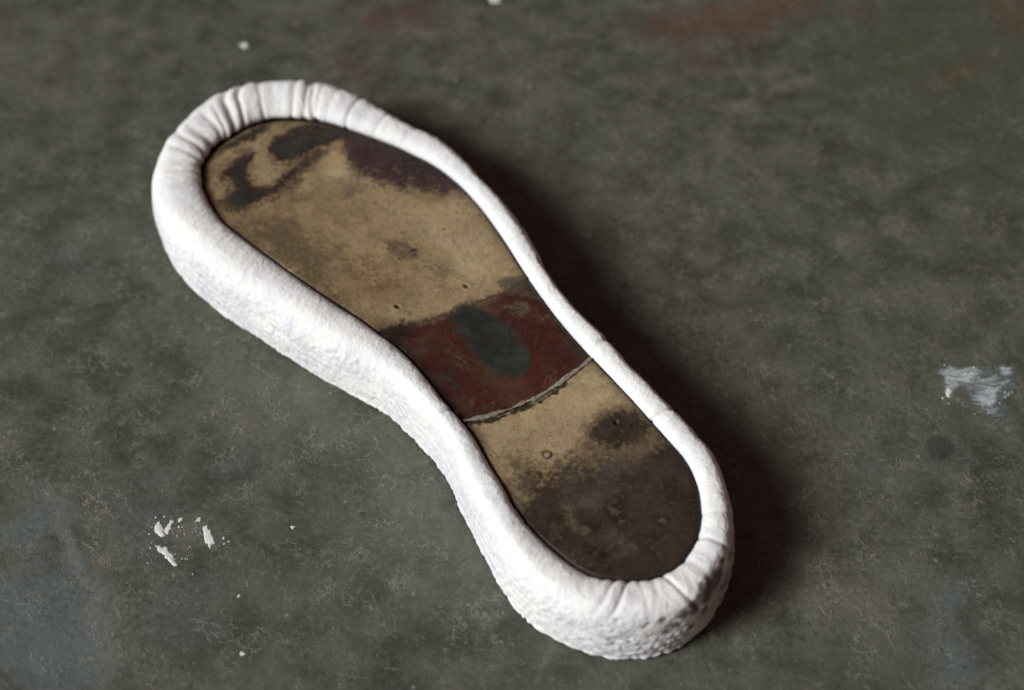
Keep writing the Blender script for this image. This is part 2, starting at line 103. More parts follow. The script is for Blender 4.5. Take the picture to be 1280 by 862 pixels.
MARKS = [
('pale',14,0.6,[(-184.8,-48.8),(-146.6,-62.9),(-129.6,-96.2),(-147.1,-93.0),(-177.4,-69.8)]),
('pale',14,0.55,[(-146.5,-96.2),(-126.6,-114.9),(-127.7,-141.4),(-144.2,-138.6)]),
('blue',7,0.9,[(-166.2,-96.2),(-155.1,-102.5),(-131.3,-135.7),(-141.0,-141.4),(-155.7,-121.0)]),
('blue',5,0.8,[(-183.9,-79.9),(-168.0,-73.2),(-152.9,-76.5),(-160.3,-83.2),(-179.6,-86.5)]),
('rust',30,0.35,[(55.3,88.1),(85.7,42.2),(110.3,-48.8),(102.2,-89.7),(95.4,-48.8),(70.9,20.9)]),  # broad faint brown wash to the right of the sole
('pale',12,0.6,[(88.7,-108.8),(124.4,-93.0),(146.5,-96.2),(131.1,-121.0),(103.0,-126.9)]),
('rust',14,0.8,[(-77.1,203.5),(-38.9,212.5),(-30.6,194.6),(-53.1,185.8),(-72.3,188.7)]),
('rust',12,0.6,[(-90.3,177.2),(-59.6,165.9),(-66.0,149.4),(-81.1,154.8)]),
('rust',12,1.2,[(73.0,200.5),(100.8,209.5),(144.6,218.7),(146.9,206.5),(110.3,188.7),(79.5,184.1),(60.7,185.8)]),
('rust',9,0.7,[(79.0,177.2),(94.3,180.1),(94.7,163.1),(83.2,157.6)]),
('rust',7,0.7,[(105.4,177.2),(123.0,200.5),(125.2,185.8),(114.5,174.3)]),
('rust',7,0.6,[(161.3,212.5),(174.9,212.5),(170.2,194.6),(161.0,197.5)]),
('rust',9,0.8,[(191.2,152.1),(208.0,163.1),(225.2,174.3),(227.8,168.7),(206.4,154.8),(192.3,148.3)]),
('rust',9,0.7,[(229.3,212.5),(252.0,218.7),(244.0,182.9),(230.1,188.7)]),
('rust',7,0.5,[(15.0,171.5),(26.1,168.7),(22.2,157.6),(14.8,160.3)]),
('rust',8,0.4,[(-30.1,177.2),(-15.0,171.5),(-18.5,160.3),(-29.7,163.1)]),
('olive',40,0.75,[(141.4,224.8),(259.3,224.8),(224.8,73.9),(178.8,102.8),(138.7,144.0)]),
('blue',7,0.6,[(-191.7,53.3),(-182.2,55.6),(-175.1,44.4),(-175.1,35.7),(-186.2,42.2)]),
('blue',8,0.5,[(-157.6,0.4),(-149.7,0.4),(-149.9,-7.5),(-155.9,-9.5)]),
('blue',14,0.95,[(-181.7,-102.5),(-169.0,-96.2),(-150.2,-121.0),(-135.7,-141.4),(-152.6,-149.9),(-176.9,-135.7)]),
('blue',3,1.3,[(-172.2,-59.4),(-163.7,-73.2),(-154.7,-89.7),(-142.3,-111.8),(-135.5,-126.9),(-140.9,-126.9),(-151.1,-108.8),(-163.9,-86.5)]),
('blue',8,0.6,[(-183.5,-81.5),(-169.5,-79.9),(-165.3,-86.5),(-181.0,-93.0)]),
('blue',6,0.8,[(-109.6,-54.1),(-98.0,-52.4),(-94.2,-59.4),(-107.2,-61.2)]),
('blue',8,0.45,[(-141.3,-59.4),(-127.1,-55.9),(-124.1,-66.3),(-137.3,-66.3)]),
('blue',10,0.9,[(145.3,-110.3),(156.5,-102.5),(152.9,-121.0),(161.7,-144.3),(142.6,-147.1),(139.6,-126.9)]),
('blue',8,0.55,[(132.4,-96.2),(141.1,-94.6),(137.8,-105.6),(131.1,-104.1)]),
('blue',6,0.6,[(156.7,-55.9),(171.3,-49.5),(168.7,-55.2),(161.8,-60.1)]),
('blue',6,0.4,[(130.1,-55.9),(139.2,-54.1),(136.6,-61.2),(129.3,-61.2)]),
('plum',12,0.9,[(-141.9,-73.2),(-122.2,-69.8),(-121.1,-96.2),(-135.7,-93.0)]),
('plum',12,0.5,[(-108.2,-41.6),(-96.2,-41.6),(-94.6,-55.9),(-104.7,-57.7)]),
('plum',12,0.8,[(-122.0,-108.8),(-106.2,-102.5),(-100.3,-126.9),(-119.3,-126.9)]),
('plum',10,0.4,[(-82.9,-23.0),(-67.5,-23.0),(-69.7,-34.2),(-80.5,-32.4)]),
('pale',10,0.5,[(94.4,138.7),(117.4,149.4),(140.4,157.6),(140.7,153.7),(116.6,142.9),(102.4,128.2),(94.8,123.0)]),
('pale',4,0.9,[(115.4,148.3),(139.6,157.0),(140.0,154.3),(116.0,144.0)]),
('pale',12,0.5,[(89.2,120.4),(102.7,112.8),(118.9,85.7),(114.9,81.0),(97.9,100.3),(87.6,102.8)]),
('pale',8,0.45,[(78.5,76.3),(83.8,78.6),(82.3,60.1),(77.2,60.1)]),
('pale',14,0.45,[(0.0,154.8),(14.8,160.3),(21.9,144.0),(10.8,133.4),(0.0,138.7)]),
('pale',2,1.2,[(-163.9,-76.5),(-158.6,-85.8),(-149.8,-102.5),(-142.6,-114.9),(-143.4,-116.1),(-151.2,-104.1),(-160.1,-87.1)]),
('pale',5,0.4,[(-139.8,-117.9),(-135.5,-126.9),(-132.2,-138.6),(-134.8,-138.6)]),
('pale',22,0.7,[(-53.7,-48.8),(-23.5,-62.9),(-5.6,-96.2),(-10.9,-121.0),(-38.5,-114.9),(-57.5,-79.9)]),  # pale wisps, strengthened to paint in the brighter middle of the light
('pale',16,0.75,[(-116.6,0.4),(-68.1,-15.3),(-62.6,-48.8),(-101.4,-48.8),(-121.3,-34.2)]),
('pale',8,0.5,[(126.9,-76.5),(137.6,-81.5),(147.6,-89.7),(144.2,-93.0),(134.0,-86.5),(126.2,-81.5)]),
('pale',4,0.4,[(107.5,-93.0),(110.1,-94.6),(111.9,-105.6),(110.3,-105.6)]),
('white',1.2,0.85,[(166.5,-12.6),(171.2,-10.7),(178.9,-11.1),(183.4,-11.8),(179.6,-15.3),(176.5,-18.4),(172.5,-19.9),(169.8,-21.5),(167.8,-25.6),(166.4,-24.5),(167.1,-19.2)]),
('white',4,0.45,[(167.8,-12.2),(193.3,-12.2),(190.6,-19.2),(182.8,-29.8),(179.8,-26.8),(176.9,-21.5)]),
('white',1.5,0.95,[(178.7,-23.0),(187.3,-19.9),(185.3,-26.8),(182.2,-29.8),(179.6,-27.5)]),
('white',1.0,0.8,[(188.7,-10.7),(193.9,-10.7),(193.2,-15.3),(191.1,-13.8)]),
('white',1.0,0.7,[(189.7,-23.0),(191.8,-22.2),(190.2,-26.8),(188.9,-26.8)]),
('white',3,0.35,[(178.9,-26.8),(187.3,-23.0),(186.9,-36.1),(181.1,-37.9)]),
('dark',1.6,1.6,[(154.0,-45.9),(157.4,-43.8),(161.8,-44.1),(164.2,-47.4),(162.8,-51.7),(158.5,-54.1),(155.0,-52.4)]),
('dark',3,0.7,[(-193.0,19.2),(-176.9,19.2),(-156.8,24.2),(-154.8,21.7),(-174.7,15.9),(-190.7,15.9)]),
('dark',9,0.4,[(-195.2,37.9),(-173.8,55.6),(-169.8,42.2),(-186.5,18.8)]),
('pale',4,0.7,[(-125.0,-79.9),(-112.3,-78.2),(-110.2,-83.2),(-113.1,-93.0),(-121.5,-89.7)]),
('dark',1.2,0.8,[(154.7,-47.4),(159.3,-44.8),(163.2,-48.1),(161.3,-51.7),(156.0,-51.7)]),
('white',5,0.3,[(169.4,-13.8),(191.9,-13.0),(186.5,-26.8),(177.6,-28.6)]),
('blue',4,1,[(169.7,-12.2),(194.4,-11.4),(188.6,-34.2),(180.4,-34.2)]),
('pale',2,0.8,[(142.2,-54.1),(154.6,-59.4),(155.2,-60.8),(141.3,-55.9)]),
('pale',1.5,0.7,[(13.6,-121.6),(15.3,-121.6),(8.5,-144.3),(6.9,-144.3)])]
CHIPS = [
[(-128.0,-81.2),(-126.7,-80.2),(-125.2,-82.2),(-123.2,-85.8),(-124.8,-86.8),(-126.9,-84.5)],
[(-124.3,-84.5),(-123.5,-81.8),(-122.4,-79.9),(-121.2,-80.2),(-122.0,-82.5),(-123.0,-85.8)],
[(-126.6,-89.7),(-125.4,-90.0),(-124.4,-91.0),(-122.8,-90.7),(-120.8,-93.0),(-119.0,-95.2),(-117.2,-97.8),(-118.2,-98.7),(-120.2,-96.8),(-122.2,-94.9),(-124.1,-93.3),(-125.7,-92.0)],
[(-110.6,-82.5),(-109.2,-81.8),(-108.1,-83.5),(-107.0,-85.8),(-105.7,-89.1),(-106.6,-91.0),(-108.5,-89.4),(-109.7,-87.1)],
[(-113.4,-78.9),(-112.3,-78.2),(-111.8,-79.9),(-112.9,-80.2)],
[(-120.2,-79.2),(-118.9,-78.2),(-118.4,-79.9),(-119.7,-80.5)],
[(-78.8,-82.5),(-78.0,-81.8),(-77.3,-82.8),(-78.1,-83.8)],
[(-91.6,-131.6),(-90.9,-131.0),(-90.0,-131.6),(-90.4,-132.8),(-91.2,-132.5)],
[(-95.0,-110.0),(-93.9,-109.7),(-93.5,-110.6),(-94.3,-111.2)],
[(167.0,-21.5),(168.7,-20.7),(168.7,-23.7),(167.1,-26.0),(166.5,-24.1)],
[(-128.2,179.5),(-125.4,181.2),(-124.0,178.3),(-126.3,176.1)],
[(-11.7,213.8),(-7.0,214.4),(-5.4,210.7),(-9.3,209.5)]]
CRUMBS = [
[(-113.9,-84.9),(-113.9,-85.1),(-114.1,-85.1),(-114.2,-84.9),(-114.2,-84.8),(-114.0,-84.8)],
[(-128.6,-82.5),(-128.8,-82.7),(-129.0,-82.7),(-129.0,-82.5),(-129.1,-82.3),(-128.8,-82.3)],
[(-109.3,-91.7),(-109.2,-92.0),(-109.4,-91.9),(-109.6,-91.7),(-109.4,-91.6),(-109.2,-91.6)],
[(-114.1,-95.7),(-114.1,-95.9),(-114.4,-96.0),(-114.6,-95.7),(-114.4,-95.4),(-114.1,-95.4)],
[(-119.1,-86.5),(-119.0,-86.6),(-119.3,-86.6),(-119.5,-86.5),(-119.4,-86.1),(-119.0,-86.3)],
[(-118.7,-93.4),(-118.8,-93.5),(-118.9,-93.5),(-119.0,-93.4),(-118.9,-93.3),(-118.7,-93.3)],
[(-127.9,-97.0),(-127.9,-97.4),(-128.1,-97.3),(-128.5,-97.0),(-128.3,-96.7),(-128.0,-96.9)],
[(-101.8,-89.4),(-102.0,-89.7),(-102.4,-89.8),(-102.5,-89.4),(-102.4,-89.2),(-102.1,-89.0)],
[(-117.8,-82.6),(-117.8,-82.9),(-118.0,-82.7),(-118.4,-82.6),(-118.2,-82.2),(-118.0,-82.2)],
[(-127.7,-91.2),(-127.9,-91.5),(-128.3,-91.4),(-128.3,-91.2),(-128.3,-90.9),(-128.0,-91.0)],
[(-111.4,-101.5),(-111.5,-101.8),(-111.8,-101.9),(-111.9,-101.5),(-111.8,-101.3),(-111.6,-101.2)],
[(-127.9,-89.1),(-127.9,-89.3),(-128.2,-89.3),(-128.2,-89.1),(-128.2,-88.9),(-128.0,-88.9)],
[(-108.9,-82.9),(-108.9,-83.1),(-109.1,-83.1),(-109.2,-82.9),(-109.2,-82.6),(-108.9,-82.8)],
[(-114.0,-90.5),(-114.0,-90.8),(-114.3,-90.7),(-114.4,-90.5),(-114.4,-90.2),(-114.1,-90.4)],
[(-119.7,-90.5),(-119.7,-90.7),(-119.8,-90.7),(-120.0,-90.5),(-119.9,-90.3),(-119.7,-90.3)],
[(-110.6,-82.9),(-110.7,-83.1),(-110.9,-83.0),(-111.0,-82.9),(-110.9,-82.7),(-110.7,-82.8)],
[(-116.7,-85.5),(-116.6,-85.7),(-116.9,-85.8),(-117.1,-85.5),(-117.0,-85.2),(-116.7,-85.3)],
[(-124.8,-78.3),(-124.8,-78.7),(-125.3,-78.7),(-125.4,-78.3),(-125.6,-77.8),(-124.9,-78.0)],
[(-119.3,-85.9),(-119.4,-86.0),(-119.6,-86.0),(-119.7,-85.9),(-119.5,-85.7),(-119.4,-85.7)],
[(-127.8,-78.6),(-128.1,-79.1),(-128.4,-78.8),(-128.5,-78.6),(-128.4,-78.4),(-128.2,-78.1)],
[(-129.0,-85.4),(-129.2,-85.7),(-129.6,-85.8),(-129.8,-85.4),(-129.7,-85.2),(-129.3,-85.3)],
[(-110.9,-85.2),(-111.0,-85.4),(-111.3,-85.4),(-111.4,-85.2),(-111.3,-85.1),(-111.1,-85.0)],
[(-112.7,-84.3),(-112.7,-84.5),(-113.0,-84.5),(-113.1,-84.3),(-113.0,-84.1),(-112.8,-84.2)],
[(-126.2,-80.6),(-126.4,-80.8),(-126.6,-80.9),(-126.6,-80.6),(-126.7,-80.4),(-126.4,-80.3)],
[(-119.0,-93.7),(-118.9,-93.8),(-119.2,-93.9),(-119.4,-93.7),(-119.2,-93.4),(-119.0,-93.4)],
[(-102.2,-87.2),(-102.5,-87.6),(-103.0,-87.6),(-103.0,-87.2),(-103.0,-86.7),(-102.4,-86.5)],
[(-121.7,-83.0),(-121.9,-83.2),(-122.2,-83.2),(-122.2,-83.0),(-122.2,-82.9),(-122.0,-82.9)],
[(-109.0,-79.6),(-109.0,-79.7),(-109.2,-79.8),(-109.4,-79.6),(-109.3,-79.5),(-109.1,-79.5)],
[(-100.4,-88.5),(-100.5,-88.9),(-100.7,-88.9),(-101.0,-88.5),(-101.0,-88.2),(-100.4,-88.1)],
[(-118.8,-82.4),(-119.0,-83.0),(-119.3,-82.9),(-119.7,-82.4),(-119.5,-82.0),(-119.1,-82.0)],
[(-114.9,-95.4),(-114.9,-95.8),(-115.2,-95.8),(-115.4,-95.4),(-115.3,-95.2),(-115.0,-95.1)],
[(-106.9,-88.8),(-107.0,-89.3),(-107.4,-89.3),(-108.1,-88.8),(-107.7,-88.5),(-107.2,-88.2)],
[(-113.5,-84.0),(-113.5,-84.2),(-113.6,-84.2),(-113.7,-84.0),(-113.7,-83.9),(-113.5,-83.8)],
[(-106.5,-89.8),(-106.5,-89.9),(-106.6,-89.9),(-106.7,-89.8),(-106.7,-89.5),(-106.4,-89.6)],
[(-106.7,-91.0),(-106.8,-91.3),(-107.1,-91.3),(-107.3,-91.0),(-107.1,-90.9),(-106.9,-90.8)],
[(-115.9,-95.5),(-116.2,-95.8),(-116.3,-95.8),(-116.6,-95.5),(-116.5,-95.3),(-116.1,-95.2)],
[(-114.6,-91.5),(-114.6,-91.6),(-114.8,-91.7),(-114.9,-91.5),(-114.9,-91.4),(-114.8,-91.3)],
[(-112.2,-80.4),(-112.2,-80.7),(-112.4,-80.6),(-112.6,-80.4),(-112.5,-80.1),(-112.3,-80.2)],
[(179.0,-13.8),(178.6,-14.2),(178.3,-14.0),(178.1,-13.8),(178.3,-13.6),(178.7,-13.6)],
[(170.8,-26.5),(170.7,-26.8),(170.5,-26.9),(170.5,-26.5),(170.5,-26.3),(170.7,-26.4)],
[(186.4,-28.1),(186.1,-28.4),(185.8,-28.4),(185.9,-28.1),(186.0,-27.8),(186.3,-27.8)],
[(166.9,-28.1),(166.8,-28.4),(166.6,-28.2),(166.6,-28.1),(166.7,-27.7),(166.9,-27.9)],
[(180.1,-10.9),(179.8,-11.3),(179.5,-11.3),(179.3,-10.9),(179.7,-10.7),(180.0,-10.5)],
[(185.5,-22.7),(185.3,-22.9),(185.2,-23.0),(185.2,-22.7),(185.3,-22.3),(185.4,-22.5)],
[(168.8,-10.0),(168.6,-10.1),(168.3,-10.4),(168.1,-10.0),(168.3,-9.7),(168.6,-9.7)],
[(179.7,-29.5),(179.4,-29.8),(179.2,-29.8),(179.1,-29.5),(179.4,-29.2),(179.5,-29.2)],
[(180.1,-17.9),(179.9,-18.0),(179.7,-18.2),(179.7,-17.9),(179.7,-17.7),(180.0,-17.8)],
[(176.1,-23.9),(176.0,-24.1),(175.9,-24.1),(175.8,-23.9),(175.9,-23.8),(176.1,-23.8)],
[(182.8,-22.6),(182.6,-22.8),(182.4,-22.8),(182.4,-22.6),(182.4,-22.4),(182.7,-22.3)],
[(172.4,-27.8),(172.2,-28.1),(172.0,-28.0),(172.0,-27.8),(172.1,-27.6),(172.3,-27.6)],
[(181.2,-32.8),(180.9,-33.0),(180.6,-33.1),(180.6,-32.8),(180.7,-32.6),(181.0,-32.6)],
[(189.6,-22.9),(189.3,-23.2),(188.9,-23.3),(188.8,-22.9),(189.2,-22.6),(189.6,-22.4)],
[(192.4,-22.9),(192.2,-23.1),(192.1,-23.0),(191.9,-22.9),(192.0,-22.6),(192.3,-22.6)],
[(168.4,-23.0),(168.2,-23.1),(168.0,-23.2),(167.8,-23.0),(168.0,-22.8),(168.2,-22.7)],
[(184.1,-27.0),(183.9,-27.3),(183.7,-27.2),(183.6,-27.0),(183.8,-26.9),(184.1,-26.8)],
[(175.6,-33.1),(175.5,-33.4),(175.4,-33.4),(175.4,-33.1),(175.5,-32.8),(175.7,-32.8)],
[(190.6,-24.1),(190.4,-24.5),(190.2,-24.3),(190.2,-24.1),(190.3,-23.9),(190.5,-23.8)],
[(176.4,-14.0),(176.1,-14.3),(175.8,-14.5),(175.5,-14.0),(175.9,-13.6),(176.3,-13.6)],
[(180.8,-15.8),(180.6,-16.2),(180.4,-16.1),(180.3,-15.8),(180.5,-15.7),(180.7,-15.6)],
[(165.2,-25.8),(164.9,-26.1),(164.7,-26.2),(164.4,-25.8),(164.7,-25.3),(165.1,-25.4)]]
CREASES = [(-121.3,92.2,2.0,1.7,0.0,0.34,4),
(-118.4,96.1,1.0,1.3,0.0,0.3,7),
(-115.4,99.0,1.5,2.1,0.0,0.48,6),
(-112.4,102.0,1.0,1.9,0.0,0.5,6),
(-106.7,108.9,1.0,1.0,0.0,0.5,1),
(-103.3,108.9,4,0.5,0.0,0.5,0),
(-125.0,87.4,2.6,1.8,0.0,0.32,2),
(-129.0,82.7,1.6,1.2,0.0,0.5,5),
(-132.0,78.0,1.2,1.0,0.0,0.4,4),
(-133.6,73.4,2.4,1.0,0.0,0.34,1),
(-133.4,67.4,0.9,0.8,0.0,0.3,0),
(-132.9,58.8,2,0.5,0.0,0.5,0),
(-93.2,109.4,1.0,0.8,0.05,0.6,0),
(-87.9,110.9,1.1,1.1,0.0,0.6,-1),
(-85.1,110.9,1.4,1.3,0.0,0.6,-4),
(-82.8,107.9,1,0.7,0.0,0.4,-2),
(-77.3,106.9,1,0.4,0.1,0.6,-1),
(-69.4,101.0,1,0.9,0.0,0.5,-1),
(-56.9,93.2,1.2,0.5,0.1,0.7,0),
(-44.8,85.1,2,0.4,0.2,0.8,0),
(4.4,32.6,1.2,0.7,0.2,0.6,0),
(34.8,-20.0,2,0.9,0.3,0.7,0),
(54.8,-51.9,1.0,1.0,0.05,0.7,1),
(62.1,-64.2,2,0.5,0.2,0.7,0),
(69.5,-94.1,1.2,0.4,0.0,0.6,0),
(69.1,-105.3,1.0,1.0,0.0,0.6,0),
(62.8,-117.0,1.4,0.7,0.0,0.5,0),
(54.9,-124.8,0.8,1.1,0.0,0.55,-3),
(51.3,-123.7,1.4,0.35,0.0,0.4,-2),
(47.1,-125.7,2.4,0.7,0.0,0.36,-1),
(42.9,-126.6,1.2,0.4,0.0,0.45,-1),
(39.2,-127.1,2.0,0.35,0.0,0.4,0),
(35.6,-127.7,0.8,1.2,0.0,0.48,4),
(30.4,-127.7,0.8,1.0,0.0,0.42,4),
(26.3,-126.6,1.6,0.4,0.0,0.3,3),
(21.3,-123.7,3,0.4,0.0,0.4,2),
(-23.6,-51.9,0.9,0.9,0.0,0.28,2),
(3.2,-97.9,1.0,0.5,0.05,0.5,2),
(0.0,-89.4,3,0.5,0.0,0.4,0),
(-70.1,-10.9,8,0.5,0.1,0.8,0),
(-94.8,10.7,6,0.5,0.2,0.9,0),
(-123.9,33.5,5,0.5,0.1,0.8,0),
(-46.7,-29.7,7,0.5,0.2,0.9,0),
(-11.0,-81.4,4,0.4,0.2,0.9,0),
(-137.5,50.8,4,0.5,0.3,0.9,0)]
STRIP_LINE = [(-14.8,-56.3),(-8.0,-54.6),(0.0,-51.0),(8.0,-46.6),(14.4,-42.5),(19.1,-38.7)]  # dark line running beside the edge strip
SPOTS = [(36.5,-133.0,23.3,0.7,0.4),(31.8,-133.5,14.8,1.2,0.7),(38.2,-134.3,14.2,1.1,0.8),(29.3,-133.3,18.6,0.8,0.6),(29.5,-132.2,22.1,0.8,0.6),(44.0,-132.5,23.3,1.2,0.7),(48.8,-131.4,23.9,1.8,0.9),(50.8,-131.8,16.1,1.6,1),(45.4,-133.3,16.1,1.7,0.8),(53.3,-130.8,19.3,2.6,0.9),(56.1,-129.1,23.4,3.4,1),(59.4,-126.9,23.4,4.6,1),(59.5,-128.4,13.6,2,0.8),(63.4,-122.6,25.8,5.5,1),(66.5,-118.0,25.6,5,1),(63.1,-125.3,17.9,3,0.9),(68.4,-115.1,25.6,3.2,0.9),(69.7,-111.2,26.4,2.4,0.7),(49.2,-133.1,11.7,1,0.6),(42.9,-132.8,22.0,1.2,0.7),(25.2,-132.2,18.6,0.7,0.5),(54.2,-131.5,11.1,1.0,0.6),(40.4,-131.4,27.0,1,0.4),(33.7,-131.9,24.9,1,0.4),(60.7,-125.3,25.2,2.5,0.9)]
ORIGIN = [(-24.7,-19.2)][0]
BASE_Z, PAD_Z, CREST_Z = 0.0, 26.6, 29.6

# ------------------------------------------------------------------ numpy helpers
_r = np.random.RandomState(7)
_T = _r.rand(64, 64, 64).astype(np.float32)
def noise(x, y, z=0.0, octaves=3, gain=.5):
    x, y = np.asarray(x, float), np.asarray(y, float); z = np.zeros_like(x)+z
    out = np.zeros_like(x); amp = 1.0; tot = 0
    for k in range(octaves):
        X, Y, Z = x*2**k+17.3*k, y*2**k+5.1*k, z*2**k+9.7*k
        xi, yi, zi = np.floor(X).astype(int), np.floor(Y).astype(int), np.floor(Z).astype(int)
        fx, fy, fz = X-xi, Y-yi, Z-zi
        fx, fy, fz = [f*f*f*(f*(f*6-15)+10) for f in (fx, fy, fz)]
        s = 0
        for a in (0, 1):
            for b in (0, 1):
                for c in (0, 1):
                    s = s+_T[(xi+a) & 63, (yi+b) & 63, (zi+c) & 63]*(fx if a else 1-fx)*(fy if b else 1-fy)*(fz if c else 1-fz)
        out += amp*(s-.5)*2; tot += amp; amp *= gain
    return out/tot
def sdf(px, py, poly):
    poly = np.array(poly); d = np.full(px.shape, 1e9); ins = np.zeros(px.shape, bool)
    for (ax, ay), (bx, by) in zip(poly, np.roll(poly, -1, 0)):
        ex, ey = bx-ax, by-ay; l2 = ex*ex+ey*ey+1e-9
        t = np.clip(((px-ax)*ex+(py-ay)*ey)/l2, 0, 1)
        d = np.minimum(d, np.hypot(px-ax-t*ex, py-ay-t*ey))
        if ay != by:
            ins ^= ((ay > py) != (by > py)) & (px < (bx-ax)*(py-ay)/(by-ay)+ax)
    return np.where(ins, -d, d)
def sstep(a, b, x):
    t = np.clip((x-a)/(b-a), 0, 1); return t*t*(3-2*t)
def masks(px, py, table, channels, warp=1.0):
    wx = px+warp*(noise(px/9, py/9, 1.5)*3+noise(px/2.5, py/2.5, 4.5, 2)*.9)
    wy = py+warp*(noise(px/9, py/9, 7.5)*3+noise(px/2.5, py/2.5, 11.5, 2)*.9)
    out = {c: np.zeros(px.shape) for c in channels}
    for ch, soft, st, poly in table:
        q = np.array(poly); lo_, hi_ = q.min(0)-soft*2.5-6, q.max(0)+soft*2.5+6
        k = np.where((px > lo_[0]) & (px < hi_[0]) & (py > lo_[1]) & (py < hi_[1]))[0]
        if not len(k): continue
        f = max(.25, min(1, soft/3))
        dd = sdf(px[k]+(wx[k]-px[k])*f, py[k]+(wy[k]-py[k])*f, poly)
        m = st*sstep(soft, -soft, dd)
        out[ch][k] = 1-(1-out[ch][k])*(1-m)
    return out
def resample(q, n):
    q = np.array(q); d = np.vstack([q, q[:1]]); l = np.r_[0, np.cumsum(np.linalg.norm(np.diff(d, axis=0), axis=1))]
    t = np.linspace(0, l[-1], n, endpoint=False)
    return np.c_[np.interp(t, l, d[:, 0]), np.interp(t, l, d[:, 1])]
def csmooth(a, sig):
    a = np.asarray(a, float); n = len(a); k = np.fft.fftfreq(n, 1/n); g = np.exp(-(k*2*np.pi*sig/n)**2/2)
    if a.ndim == 1: return np.fft.ifft(np.fft.fft(a)*g).real
    return np.stack([csmooth(a[:, i], sig) for i in range(a.shape[1])], 1)
def mesh_obj(name, verts, faces, mat, parent=None, attrs=None, smooth=True):
    me = bpy.data.meshes.new(name)
    me.from_pydata(np.asarray(verts).tolist(), [], [list(map(int, f)) for f in faces])
    for k, v in (attrs or {}).items():
        a = me.attributes.new(k, 'FLOAT', 'POINT'); a.data.foreach_set('value', np.asarray(v, np.float32))
    if smooth: me.polygons.foreach_set('use_smooth', [True]*len(me.polygons))
    me.materials.append(mat); me.update()
    o = bpy.data.objects.new(name, me); COL.objects.link(o)
    if parent: o.parent = parent
    return o
def grid_faces(nu, nv, wrap_u=False):
    i = np.arange(nu if wrap_u else nu-1)[:, None]; j = np.arange(nv-1)[None, :]; i2 = (i+1) % nu
    return np.stack([i*nv+j, i2*nv+j, i2*nv+j+1, i*nv+j+1], -1).reshape(-1, 4)

# ------------------------------------------------------------------ materials
class NT:
    def __init__(s, name):
        s.m = bpy.data.materials.new(name); s.m.use_nodes = True; s.t = s.m.node_tree; s.n = s.t.nodes
        s.b = s.n['Principled BSDF']; s.co = s.n.new('ShaderNodeTexCoord').outputs['Object']
    def link(s, a, b): s.t.links.new(a, b)
    def put(s, sock, v):
        if hasattr(v, 'is_output'): s.link(v, sock)
        elif isinstance(v, tuple) and len(v) == 3 and sock.type == 'RGBA': sock.default_value = (*v, 1)
        else: sock.default_value = v
    def noise(s, scale, detail=4, rough=.55, dist=0, vec=None, out='Fac'):
        n = s.n.new('ShaderNodeTexNoise'); s.link(vec or s.co, n.inputs['Vector'])
        n.inputs['Scale'].default_value = scale; n.inputs['Detail'].default_value = detail
        n.inputs['Roughness'].default_value = rough; n.inputs['Distortion'].default_value = dist
        return n.outputs[out]
    def voro(s, scale, feature='F1', vec=None, rnd=1, out='Distance'):
        n = s.n.new('ShaderNodeTexVoronoi'); n.feature = feature; s.link(vec or s.co, n.inputs['Vector'])
        n.inputs['Scale'].default_value = scale; n.inputs['Randomness'].default_value = rnd
        return n.outputs[out]
    def map(s, v, a, b, c=0.0, d=1.0, smooth=True):
        n = s.n.new('ShaderNodeMapRange'); n.interpolation_type = 'SMOOTHSTEP' if smooth else 'LINEAR'
        for i, x in enumerate((v, a, b, c, d)): s.put(n.inputs[i], x)
        return n.outputs[0]
    def math(s, op, a, b=0.0):
        n = s.n.new('ShaderNodeMath'); n.operation = op; s.put(n.inputs[0], a); s.put(n.inputs[1], b); return n.outputs[0]
    def mix(s, f, a, b, mode='MIX'):
        n = s.n.new('ShaderNodeMix'); n.data_type = 'RGBA'; n.blend_type = mode
        s.put(n.inputs[0], f); s.put(n.inputs[6], a); s.put(n.inputs[7], b); return n.outputs[2]
    def attr(s, name):
        n = s.n.new('ShaderNodeAttribute'); n.attribute_name = name; return n.outputs['Fac']
    def warp(s, scale, amt, vec=None):
        n = s.n.new('ShaderNodeVectorMath'); n.operation = 'MULTIPLY_ADD'
        c = s.noise(scale, 3, .5, out='Color', vec=vec); n.inputs[1].default_value = (amt,)*3
        s.link(c, n.inputs[0]); s.link(vec or s.co, n.inputs[2]); return n.outputs[0]
    def scaled(s, vec, sc, rot=0):
        n = s.n.new('ShaderNodeMapping'); s.link(vec or s.co, n.inputs['Vector'])
        n.inputs['Scale'].default_value = sc; n.inputs['Rotation'].default_value = (0, 0, rot); return n.outputs[0]
    def bump(s, h, dist, strength=1.0, prev=None):
        n = s.n.new('ShaderNodeBump'); s.put(n.inputs['Height'], h); n.inputs['Distance'].default_value = dist
        n.inputs['Strength'].default_value = strength
        if prev: s.link(prev, n.inputs['Normal'])
        return n.outputs[0]
    def done(s, col, rough, normal=None, spec=.4):
        s.put(s.b.inputs['Base Color'], col); s.put(s.b.inputs['Roughness'], rough)
        s.b.inputs['Specular IOR Level'].default_value = spec
        if normal: s.link(normal, s.b.inputs['Normal'])
        return s.m

def edged(t, mask, grain, k=.5):            # a soft mask broken up by a grain, still 0..1
    return t.math('MULTIPLY', t.map(t.math('ADD', mask, t.math('MULTIPLY', t.math('SUBTRACT', grain, .5), k)), .05, .95), t.map(mask, 0, .2))

